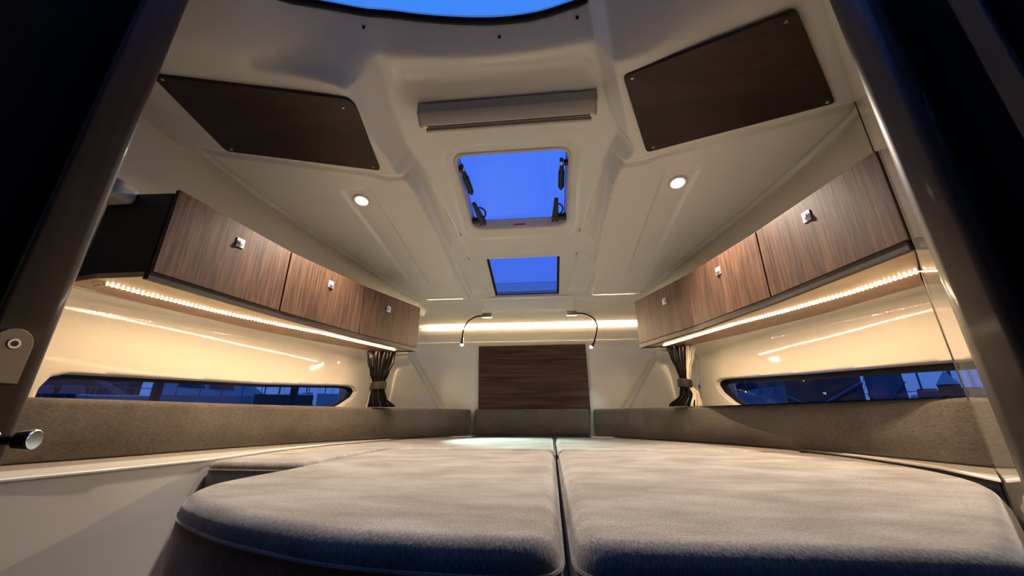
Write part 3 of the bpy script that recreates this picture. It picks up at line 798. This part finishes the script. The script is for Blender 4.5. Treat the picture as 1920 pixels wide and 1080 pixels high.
# telescopic stays and latch handles
for sx_ in (-1, 1):
    xa, xb, ha, hb = (-.238, -.226, -.226, -.200) if sx_ < 0 else (.228, .226, .203, .196)
    b = bmesh.new(); A = tilt(xa, 1.475, .034); B = tilt(xb, 1.600, .034); dd_ = (B - A).normalized()
    cyl(b, A, A + dd_ * .035, .009, .0125, 14); cyl(b, A + dd_ * .035, B, .0150, .0150, 18); cyl(b, B, B + dd_ * .016, .012, .008, 12)
    st = mesh_obj('stay', b, M['plastic'], t, bevel=.0012)
    b = bmesh.new(); cyl(b, tilt(xa - .002, 1.448, .033), A + dd_ * .01, .0055, .0055, 12); mesh_obj('stay_rod', b, M['nickel'], st)
    b = bmesh.new(); cyl(b, tilt(sx_ * .252, 1.462, .036), tilt(sx_ * .236, 1.462, .034), .017, .013, 18); cyl(b, tilt(xa - .002, 1.440, .032), tilt(xa - .002, 1.450, .033), .009, .009, 12); mesh_obj('stay_hinge', b, M['plastic'], st)
    ang = math.atan2(hb - ha, .145); c0 = Vector(((ha + hb) / 2, 1.745))
    R3 = Matrix.Rotation(math.atan(-.262), 3, 'X') @ Matrix.Rotation(-ang, 3, 'Z')
    b = bmesh.new()
    hull8(b, [tilt(ha - .010, 1.672, .024), tilt(ha + .010, 1.672, .024), tilt(hb + .018, 1.825, .020), tilt(hb - .018, 1.825, .020)], [tilt(ha - .010, 1.672, .040), tilt(ha + .010, 1.672, .040), tilt(hb + .018, 1.825, .052), tilt(hb - .018, 1.825, .052)])
    hd = mesh_obj('latch_handle', b, M['plastic'], t, bevel=.005, seg=3)
    b = bmesh.new(); tube(b, [tilt((ha + hb) / 2 + .008 + .030 * math.sin(a), 1.748 + .038 * math.cos(a), .036) for a in [math.pi * k / 10 for k in range(11)]], .0045, 8); mesh_obj('finger_loop', b, M['plastic'], hd)
    b = bmesh.new(); box(b, tilt(hb, 1.795, .0195), (.022, .006, .002), R3); mesh_obj('red_marking', b, M['red'], hd)
    b = bmesh.new(); cyl(b, tilt(hb, 1.815, .022), tilt(hb, 1.815, .0175), .0060, .0055, 14); mesh_obj('latch_screw', b, M['satin'], hd)
    b = bmesh.new(); cyl(b, tilt(sx_ * .254, 1.800, .034), tilt(hb + sx_ * .012, 1.800, .034), .020, .016, 18); mesh_obj('latch_base', b, M['plastic'], hd)
b = bmesh.new()
for i in range(16):
    xx = -.030 + .0042 * i; hgt = .003 + .0035 * math.sin(math.pi * i / 15) ** 2 + .001 * (i % 2)
    box(b, (xx, 1.838, HATCH_C(0, 1.838) + .030), (.0030, .0015, hgt))
box(b, (0, 1.8385, HATCH_C(0, 1.838) + .0255), (.075, .001, .0012))
lb = mesh_obj('frame_inscription', b, M['red'], t, smooth=False); lb['label'] = 'tiny red marking on the hatch frame'

# small hooks around the skylights
hk = [(-.335, 1.853), (-.330, 2.064), (.330, 1.862), (.325, 2.059)]
for i, (x, y) in enumerate(hk):
    t = thing('ceiling_hook', 'small metal hook on the ceiling %s of the centre line, %s' % (('left' if x < 0 else 'right'), ('beside the big hatch edge' if y < 1.95 else 'beside the small skylight')), 'hook', (x, y, ceil_z(x, y)), 'small hooks beside the skylights')
    z = ceil_z(x, y)
    bm = bmesh.new(); cyl(bm, (x, y, z + .002), (x, y, z - .004), .006, .005, 12); mesh_obj('hook_base', bm, M['satin'], t)
    bm = bmesh.new(); tube(bm, catmull([(x, y, z - .003), (x, y, z - .012), (x - .006 * (1 if x > 0 else -1), y - .006, z - .018), (x - .014 * (1 if x > 0 else -1), y - .010, z - .014)], 5), .0022, 8); mesh_obj('hook_arm', bm, M['satin'], t)

# ------------------------------------------------------------------ fixed skylight
w = thing('window_3', None, None, (0, 2.292, HATCH_C(0, 2.292)), kind='structure')
b = bmesh.new()
def quad_ring(h0, h1, dz0, dz1):
    A = [b.verts.new(tilt(sx_ * h0[0], 2.292 + sy_ * h0[1], dz0)) for sx_, sy_ in ((-1,-1),(1,-1),(1,1),(-1,1))]
    B = [b.verts.new(tilt(sx_ * h1[0], 2.292 + sy_ * h1[1], dz1)) for sx_, sy_ in ((-1,-1),(1,-1),(1,1),(-1,1))]
    for k in range(4): b.faces.new((A[k], A[(k+1) % 4], B[(k+1) % 4], B[k]))
quad_ring((.232, .222), (.2225, .213), -.002, -.004); quad_ring((.2225, .213), (.2225, .213), -.004, .03)
mesh_obj('window_frame', b, M['gel'], w, smooth=False)
b = bmesh.new(); quad_ring((.224, .215), (.208, .2), .012, .012)
for v in b.verts:
    if v.co.y < 2.1: v.co.y -= .012
mesh_obj('window_seal', b, M['rubber'], w, smooth=False)
b = bmesh.new(); b.faces.new([b.verts.new(tilt(sx_ * .226, 2.292 + sy_ * .218, .016)) for sx_, sy_ in ((-1,-1),(1,-1),(1,1),(-1,1))]); mesh_obj('pane', b, M['glass_fixed'], w, smooth=False)

# ------------------------------------------------------------------ windscreen above
w = thing('window_4', None, None, (0, .8, 1.35), kind='structure')
xs = [-.93 + 1.86 * i / 60 for i in range(61)]
edge = [Vector((x, wind_y(x), ceil_z(x, wind_y(x)))) for x in xs if wind_y(x) > .36 and x < .300]
edge.append(Vector((.302, wind_y(.302), ceil_z(.302, wind_y(.302))))); edge += [Vector((.302, y_, ceil_z(.302, y_))) for y_ in (.78, .70, .60, .50, .44)]
b = bmesh.new(); tube(b, [p + Vector((0, .001, .001)) for p in edge], .0085, 10); mesh_obj('rubber_gasket', b, M['rubber'], w)
b = bmesh.new(); prev = None
for i, p in enumerate(edge):
    c = [b.verts.new(p + Vector((0, .004, .004))), b.verts.new(Vector((p.x * .998, p.y - .013, p.z + .009)))]
    if prev: b.faces.new((prev[0], c[0], c[1], prev[1]))
    prev = c
fine = catmull(edge, 10)
for p in fine[::2]:
    c = Vector((p.x * .998, p.y - .0155, p.z + .0105)); b.faces.new([b.verts.new(c + Vector((.0016 * math.cos(a), .0016 * math.sin(a), -.0011 * math.sin(a)))) for a in [math.pi * k / 3 for k in range(6)]])
mesh_obj('frit_band', b, M['rubber'], w, smooth=False)
b = bmesh.new(); prev = None
for p in edge:
    c = [b.verts.new(p + Vector((0, .004, .006))), b.verts.new(Vector((p.x * .92, p.y - .9, p.z + .62)))]
    if prev: b.faces.new((prev[0], c[0], c[1], prev[1]))
    prev = c
mesh_obj('pane', b, M['glass_wind'], w)
for (x, y), s in zip(((-.457, .870), (.004, .941), (.272, .913)), ('left', 'middle', 'right')):
    z = ceil_z(x, y); gz = (ceil_z(x, y + .01) - ceil_z(x, y - .01)) / .02; nn = Vector((0, gz, -1)).normalized(); p = Vector((x, y, z))
    t = thing('screw_cover', 'small round dark screw hole with pale rim under the windscreen, the %s one of three' % s, 'screw cap', tuple(p), 'screw holes under the windscreen')
    bm = bmesh.new(); cyl(bm, p - nn * .002, p + nn * .0025, .0095, .0085, 20); mesh_obj('rim', bm, M['white_plastic'], t, bevel=.001)
    bm = bmesh.new(); cyl(bm, p + nn * .001, p + nn * .0035, .0055, .0050, 16); mesh_obj('recess', bm, M['black'], t)

# ------------------------------------------------------------------ reading lamps
for side in (-1, 1):
    x0 = side * .315
    t = thing('reading_lamp', 'gooseneck reading lamp with lit head on the bow wall, %s of the walnut panel' % ('left' if side < 0 else 'right'), 'reading lamp', (x0, 2.70, .733), 'gooseneck reading lamps')
    bm = bmesh.new(); box(bm, (x0, 2.70, .722), (.070, .034, .030)); mesh_obj('mounting_block', bm, M['gun'], t, bevel=.004)
    if side < 0: pts = [(-.345, 2.70, .722), (-.40, 2.69, .712), (-.45, 2.66, .67), (-.472, 2.62, .60), (-.474, 2.60, .535)]
    else: pts = [(.345, 2.70, .722), (.41, 2.69, .712), (.465, 2.66, .67), (.482, 2.62, .60), (.452, 2.60, .492)]
    bm = bmesh.new(); tube(bm, catmull(pts, 10), .0058, 10); mesh_obj('gooseneck', bm, M['rubber'], t)
    e1 = Vector(pts[-1]); d = (Vector((-.476, 2.60, .44)) if side < 0 else Vector((.412, 2.60, .425))) - e1; d.normalize()
    bm = bmesh.new(); L = .045 if side < 0 else .04; cyl(bm, e1, e1 + d * L, .010, .012, 18); hd = mesh_obj('lamp_head', bm, M['gun'], t, bevel=.0015)
    bm = bmesh.new(); bmesh.ops.create_uvsphere(bm, u_segments=16, v_segments=10, radius=.0115); bmesh.ops.translate(bm, vec=e1 + d * (L + .003), verts=bm.verts)
    mesh_obj('lens', bm, M['read_lens'], hd)
    ld = bpy.data.lights.new('reading_beam', 'SPOT'); ld.energy = READ_W * (85 if side < 0 else 1.5); ld.color = (.70, 1.0, .92); ld.spot_size = math.radians(62 if side < 0 else 70); ld.spot_blend = .7; ld.shadow_soft_size = .01
    lo = bpy.data.objects.new('reading_beam', ld); COL.objects.link(lo); lo.parent = t
    pos = e1 + d * (L + .02); lo.location = pos - Vector(t['_loc'])
    aim = (Vector((-.12, 2.28, -.13)) if side < 0 else Vector((.40, 2.75, -.1))) - pos
    lo.rotation_mode = 'QUATERNION'; lo.rotation_quaternion = aim.to_track_quat('-Z', 'Y')

# ------------------------------------------------------------------ curtains
def curtain(side, label):
    cx0, cy0 = side * .893, 2.235
    t = thing('curtain', label, 'curtain', (cx0, cy0, .03), 'tied back curtains')
    dirv = Vector((side * -.45, .9, 0)).normalized(); nrm = Vector((-dirv.y * side, dirv.x * side, 0)) * -1    # along the wall, inboard
    if side < 0: keys = [(.385, .078, .030, 0), (.33, .072, .030, .0), (.25, .052, .028, 0), (.20, .036, .024, .002), (.155, .036, .024, .004), (.11, .046, .026, .008), (.056, .074, .030, .034)]
    else: keys = [(.385, .070, .030, 0), (.33, .055, .028, .0), (.25, .034, .026, .0), (.21, .026, .022, 0), (.165, .028, .022, 0), (.12, .045, .026, -.01), (.056, .074, .030, .022)]
    # (the plan direction runs roughly across the view, so width reads as width)
    dirv = Vector((.96, .28 * -side, 0)).normalized(); nrm = Vector((dirv.y, -dirv.x, 0))
    def surf(a0, a1, m, name, amp, inset=0., cut=None):
        bm = bmesh.new(); prev = None; NU = 72
        for j in range(41):
            z = .384 - .328 * j / 40
            for (z1, w1, t1, s1), (z2, w2, t2, s2) in zip(keys, keys[1:]):
                if z1 >= z >= z2: break
            f = ss(0, 1, (z1 - z) / (z1 - z2)); w = w1 + (w2 - w1) * f; th = t1 + (t2 - t1) * f; sh = s1 + (s2 - s1) * f
            cc = Vector((cx0 - side * sh, cy0, z)); row = []
            for k in range(NU + 1):
                a = a0 + (a1 - a0) * k / NU
                pl = 1 + amp * (.45 + .55 * w / .07) * math.sin(13 * a + 2.2 * math.sin(2 * a) + z * 6)
                row.append(bm.verts.new(cc + dirv * (math.cos(a) * w * (1 - inset) * (1 + (pl-1)*.25)) + nrm * (math.sin(a) * th * pl * (1 - inset))))
            if prev:
                for k in range(NU): bm.faces.new((prev[k], prev[k+1], row[k+1], row[k]))
            prev = row
        bmesh.ops.recalc_face_normals(bm, faces=bm.faces)
        return mesh_obj(name, bm, m, t, angle=80)
    if side < 0:
        surf(0, 2 * math.pi, M['curtain'], 'cloth', .42)
        surf(math.pi * .93, math.pi * 1.07, M['lining'], 'lining', .2, -.10)
    else:
        surf(-.6, 1.22, M['lining'], 'lining', .14, -.20)
        surf(0, 2 * math.pi, M['curtain'], 'cloth', .42)
    bm = bmesh.new(); R = []
    for z, k in ((.155, 1.0), (.158, 1.12), (.178, 1.14), (.198, 1.12), (.201, 1.0)):
        w = .041 if side < 0 else .034
        R.append([bm.verts.new(Vector((cx0 - side * .003, cy0, z - .004 * math.cos(a) * side)) + dirv * math.cos(a) * w * k + nrm * math.sin(a) * .031 * k) for a in [2*math.pi*i/32 for i in range(32)]])
    for A, B in zip(R, R[1:]):
        for i in range(32): bm.faces.new((A[i], A[(i+1) % 32], B[(i+1) % 32], B[i]))
    bmesh.ops.recalc_face_normals(bm, faces=bm.faces)
    mesh_obj('tieback_band', bm, M['band'], t)
curtain(-1, 'black pleated curtain tied in the middle, hanging at the bow end of the port window')
curtain(1, 'black curtain with cream lining tied at the bow end of the starboard window')

# ------------------------------------------------------------------ glossy bulkhead right, door posts, dark surround
def plan_wall(name, P, z0, z1, th, m, kind=True, bevel=0.):
    bm = bmesh.new(); (x0, y0), (x1, y1) = P; d = Vector((x1-x0, y1-y0)).normalized(); nn = Vector((d.y, -d.x)) * th
    prism(bm, [(x0, y0), (x1, y1), (x1 + nn.x, y1 + nn.y), (x0 + nn.x, y0 + nn.y)], z0, z1)
    o = mesh_obj(name, bm, m, bevel=bevel)
    if kind: struct(o)
    return o
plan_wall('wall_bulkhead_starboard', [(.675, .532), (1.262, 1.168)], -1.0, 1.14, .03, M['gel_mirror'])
bm = bmesh.new(); box(bm, (1.2535, 1.1565, .05), (.005, .005, 2.1)); struct(mesh_obj('trim_2', bm, M['rubber']))
def post(side, name):
    """rounded wooden door post, vertical"""
    if side > 0: pts = [(.675, .530), (.662, .520), (.655, .508), (.655, .485), (.657, .468), (.668, .455), (.70, .452), (.72, .48), (.70, .53)]
    else: pts = [(-.66, .515), (-.645, .513), (-.634, .505), (-.630, .492), (-.631, .440), (-.636, .434), (-.68, .434), (-.70, .50)]
    bm = bmesh.new(); pc = pts
    prism(bm, pc, -1.0, 1.45)
    return struct(mesh_obj(name, bm, M['wood_post'] if side > 0 else M['wood_jamb'], bevel=.006, seg=4))
post(1, 'trim_3'); post(-1, 'trim_4')
for side in (-1, 1):
    bm = bmesh.new()
    if side < 0: P = [(-.672, -1.9), (-.672, .43), (-.70, .50), (-1.55, .50), (-1.55, .45), (-.76, .40), (-.76, -1.9)]
    else: P = [(.700, -1.9), (.700, .452), (.71, .56), (1.30, 1.15), (1.5, 1.1), (.80, .40), (.78, -1.9)]
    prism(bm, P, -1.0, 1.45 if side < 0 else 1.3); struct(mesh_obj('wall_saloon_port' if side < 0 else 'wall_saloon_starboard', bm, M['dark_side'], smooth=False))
bm = bmesh.new(); box(bm, (.694, .392, .2), (.012, .03, 2.4)); struct(mesh_obj('trim_5', bm, M['wood_post'], bevel=.005))
bm = bmesh.new(); box(bm, (0, -1.95, .35), (1.6, .06, 2.7)); struct(mesh_obj('wall_aft_light_block', bm, M['dark_side'], smooth=False))  # unseen wall, added to stop sky light flooding in from behind
bm = bmesh.new(); prism(bm, [(-1.6, -1.95), (1.6, -1.95), (1.6, -.15), (-1.6, -.15)], 1.90, 1.95); struct(mesh_obj('ceiling_light_block', bm, M['dark_side'], smooth=False))  # unseen dark roof, added to limit sky light on the berth front

# latch plate and knob on the left post
t = thing('door_strike_plate', 'oval metal strike plate with a screw on the left door post', 'door hardware', (-.63, .47, .08))
def xpl(y, z, r0, dz): return None
bm = bmesh.new(); pts = []
R_ = .022
for k in range(13):
    a = math.pi * k / 12; pts.append((.462 + R_ * math.cos(a), .108 + R_ * math.sin(a) - .008))
pts = pts + [(.440, .045), (.484, .045)]
va = [bm.verts.new((-.6305, y, z)) for y, z in pts]; vb = [bm.verts.new((-.6265, y, z)) for y, z in pts]; n = len(pts)
bm.faces.new(va); bm.faces.new(vb[::-1])
for i in range(n): bm.faces.new((va[i], va[(i+1) % n], vb[(i+1) % n], vb[i]))
bmesh.ops.recalc_face_normals(bm, faces=bm.faces); mesh_obj('plate', bm, M['bronze'], t, bevel=.001)
bm = bmesh.new(); cyl(bm, (-.627, .462, .100), (-.6245, .462, .100), .0085, .007, 18); sc_ = mesh_obj('screw', bm, M['satin'], t)
bm = bmesh.new(); cyl(bm, (-.6250, .462, .100), (-.6240, .462, .100), .0042, .0042, 14); mesh_obj('screw_recess', bm, M['black'], sc_)
t = thing('lever_bolt', 'chrome lever bolt with flared end sticking out of the left door post', 'door bolt', (-.625, .475, -.03))
bm = bmesh.new(); cyl(bm, (-.632, .470, -.030), (-.620, .470, -.030), .020, .017, 24); mesh_obj('rosette', bm, M['chrome'], t, bevel=.002)
bm = bmesh.new(); cyl(bm, (-.622, .472, -.030), (-.585, .486, -.030), .0065, .0065, 16); mesh_obj('stem', bm, M['chrome'], t)
bm = bmesh.new(); cyl(bm, (-.592, .483, -.030), (-.572, .491, -.030), .0105, .0145, 24); mesh_obj('knob', bm, M['chrome'], t, bevel=.003)

# ------------------------------------------------------------------ marina outside
WL = -.60
M['water'], _nt, _b = mat('harbour_water', (.01, .015, .03), .15)
M['boat_white'], _, _ = mat('boat_white', (.42, .43, .46), .35)
M['boat_dark'], _, _ = mat('boat_dark_canvas', (.012, .014, .025), .6)
M['boat_grey'], _, _ = mat('boat_grey_blue', (.10, .12, .18), .5)
M['boat_glass'], _, _ = mat('boat_dark_glass', (.02, .03, .06), .1)
M['shed'], _, _ = mat('harbour_shed', (.03, .034, .05), .7)
bm = bmesh.new(); 
for x0, x1, y0, y1 in ((-120, -1.9, -120, 120), (1.9, 120, -120, 120), (-1.9, 1.9, 4.4, 120), (-1.9, 1.9, -120, -2.6)): prism(bm, [(x0, y0), (x1, y0), (x1, y1), (x0, y1)], -.65, WL)
o = mesh_obj('harbour_water', bm, M['water']); o['kind'] = 'structure'; 
def pol(azdeg, dist): a = math.radians(azdeg); return Vector((.141 + dist * math.sin(a), dist * math.cos(a), 0))
def yacht(az, dist, heading, length, label, scale=1.0, canvas=False, base=WL, mast=0):
    c = pol(az, dist); t = thing('motor_yacht' if not mast else 'sailing_boat', label, 'boat', (c.x, c.y, base), 'boats moored outside the windows')
    R = Matrix.Rotation(math.radians(heading), 4, 'Z'); T = Matrix.Translation(c + Vector((0, 0, base))) @ R @ Matrix.Diagonal((scale, scale, scale, 1))
    def fin(b, nm, m, par=t, **k):
        bmesh.ops.transform(b, matrix=T, verts=b.verts); return mesh_obj(nm, b, m, par, **k)
    b = bmesh.new(); L = length / 2; st = []
    for i in range(13):
        u = i / 12; x = -L + 2 * L * u; wd = 1.5 * (1 - max(0, (u - .45) / .55) ** 2.2); sh = 1.25 + .35 * u * u
        st.append([b.verts.new((x, -wd, sh)), b.verts.new((x, -wd * .72, 0.1)), b.verts.new((x, 0, -.3)), b.verts.new((x, wd * .72, .1)), b.verts.new((x, wd, sh)), b.verts.new((x, 0, sh + .08))])
    for A, B in zip(st, st[1:]):
        for k in range(6): b.faces.new((A[k], A[(k+1) % 6], B[(k+1) % 6], B[k]))
    b.faces.new(st[0]); bmesh.ops.recalc_face_normals(b, faces=b.faces); fin(b, 'hull', M['boat_white'])
    b = bmesh.new(); h = .95 if not mast else .45
    hull8(b, [(-L * .5, -1.05, 1.3), (L * .45, -.85, 1.4), (L * .45, .85, 1.4), (-L * .5, 1.05, 1.3)], [(-L * .42, -.85, 1.3 + h), (L * .1, -.75, 1.35 + h), (L * .1, .75, 1.35 + h), (-L * .42, .85, 1.3 + h)])
    cab = fin(b, 'cabin', M['boat_dark'] if canvas else M['boat_white'], bevel=.05)
    for sy_ in (-1, 1):
        for u0, u1 in ((-.36, -.14), (-.10, .12)):
            b = bmesh.new(); hull8(b, [(L * u0, sy_ * .96, 1.62), (L * u1, sy_ * .96, 1.62), (L * u1, sy_ * .93, 1.62), (L * u0, sy_ * .93, 1.62)], [(L * u0 + .03, sy_ * .93, 2.0), (L * u1 - .12, sy_ * .93, 2.0), (L * u1 - .12, sy_ * .86, 2.0), (L * u0 + .03, sy_ * .86, 2.0)])
            fin(b, 'cabin_window', M['boat_grey'] if canvas else M['boat_glass'], cab)
    b = bmesh.new()
    rail = [(L * (-.9 + 1.8 * i / 10), -1.3 * (1 - max(0, (-.9 + 1.8 * i / 10)) ** 2 * .7), 1.85 + .1 * i / 10) for i in range(11)]
    tube(b, rail, .02, 6)
    for p in rail: cyl(b, (p[0], p[1], 1.3), p, .015, .015, 6)
    fin(b, 'guard_rail', M['boat_grey'])
    if mast:
        b = bmesh.new(); cyl(b, (0, 0, 1.5), (0, 0, mast), .07, .05, 10); fin(b, 'mast', M['boat_grey'])
        b = bmesh.new()
        for e_ in ((-L, 0), (L, 0)): cyl(b, (e_[0], e_[1], 1.4), (0, 0, mast), .015, .015, 5)
        fin(b, 'rigging', M['boat_grey'])
    return t
yacht(-43.0, 18, 50, 7.0, 'white motor yacht in the middle of the left hull window', .95)
yacht(-53.5, 24, 30, 8, 'dim dark canopied boat at the aft end of the left hull window', .9, canvas=True)
yacht(26.4, 14, -64, 3.6, 'boat with dark canvas shelter at the bow end of the right hull window', .92, canvas=True)
yacht(43.2, 22, -40, 7, 'white sailing boat with tall mast behind the cone capped pile', .80, mast=11)
yacht(41.0, 38, -60, 8, 'far white sailing boat with mast left of the cone capped pile', .9, mast=12)
for k, a_ in enumerate((-38.2, -36.6, -33.6, -31.4, -29.6)):
    yacht(a_, 42 + 9 * (k % 2), 70 + 8 * k, 6, 'distant small sailing boat beyond the dark pontoon, %s in its row from the left' % ('first', 'second', 'third', 'fourth', 'fifth')[k], .85, mast=9 + k % 3)
def shed(az0, az1, dist, h, m, label, slope=0., base=WL, nm='harbour_building', cat='building'):
    a, b_ = pol(az0, dist), pol(az1, dist); c = (a + b_) / 2; d = (b_ - a).normalized(); nn = Vector((-d.y, d.x, 0))
    if nn.dot(c) < 0: nn = -nn
    t = thing(nm, label, cat, (c.x, c.y, base))
    bm = bmesh.new(); e_ = nn * 2.5
    hull8(bm, [(*p.xy, base) for p in (a, b_, b_ + e_, a + e_)], [(a.x, a.y, h), (b_.x, b_.y, h + slope), (b_.x + e_.x, b_.y + e_.y, h + slope), (a.x + e_.x, a.y + e_.y, h)])
    mesh_obj('side_wall', bm, m, t, smooth=False)
    bm = bmesh.new(); p0 = a - nn * .03; p1 = b_ - nn * .03
    tube(bm, [Vector((p0.x, p0.y, base + (h - base) * .55)), Vector((p0.lerp(p1, .35).x, p0.lerp(p1, .35).y, base + (h - base) * .42)), Vector((p1.x, p1.y, base + (h - base) * .66))], .03, 6); mesh_obj('rope_line', bm, M['boat_grey'], t)
    return t
shed(29.6, 36.6, 9.5, 1.2, M['shed'], 'tall dark hull side filling the middle of the right hull window', nm='moored_hull', cat='boat')
shed(36.9, 39.9, 9.6, 1.2, M['boat_grey'], 'grey blue hull side right of the dark one in the right hull window', nm='moored_hull', cat='boat')
shed(-64, -49.5, 32, 3.4, M['shed'], 'dark harbour shed at the aft end of the left hull window')
shed(-39.2, -32.7, 12, .56, M['shed'], 'low dark floating pontoon in the left hull window', nm='pontoon', cat='pontoon')
shed(-32.3, -27.0, 9.0, .46, M['boat_white'], 'pale blue low hull side at the bow end of the left hull window', nm='moored_hull', cat='boat')
def pile(az, dist, h, r, label, cap=True):
    c = pol(az, dist); t = thing('mooring_pile', label, 'pile', (c.x, c.y, WL), 'dark mooring piles outside')
    bm = bmesh.new(); cyl(bm, (c.x, c.y, WL), (c.x, c.y, h), r, r, 20); mesh_obj('pile_shaft', bm, M['boat_dark'], t)
    if cap: bm = bmesh.new(); cyl(bm, (c.x, c.y, h), (c.x, c.y, h + r * 1.6), r * 1.08, .01, 20); mesh_obj('pile_cap', bm, M['boat_white'], t)
pile(42.9, 8.0, .42, .11, 'dark mooring pile with white cone cap in the right hull window')
pile(-48.2, 6.2, 2.5, .05, 'dark pile left of the white yacht in the left hull window', False)
pile(-35.0, 6.2, 2.5, .05, 'thin dark pile in front of the low pontoon in the left hull window', False)

# ------------------------------------------------------------------ raise everything to cabin height
for o in list(COL.objects):
    if o.parent is None and o is not cam: o.location.z += EYE
for o in list(COL.objects):
    if '_loc' in o: del o['_loc']
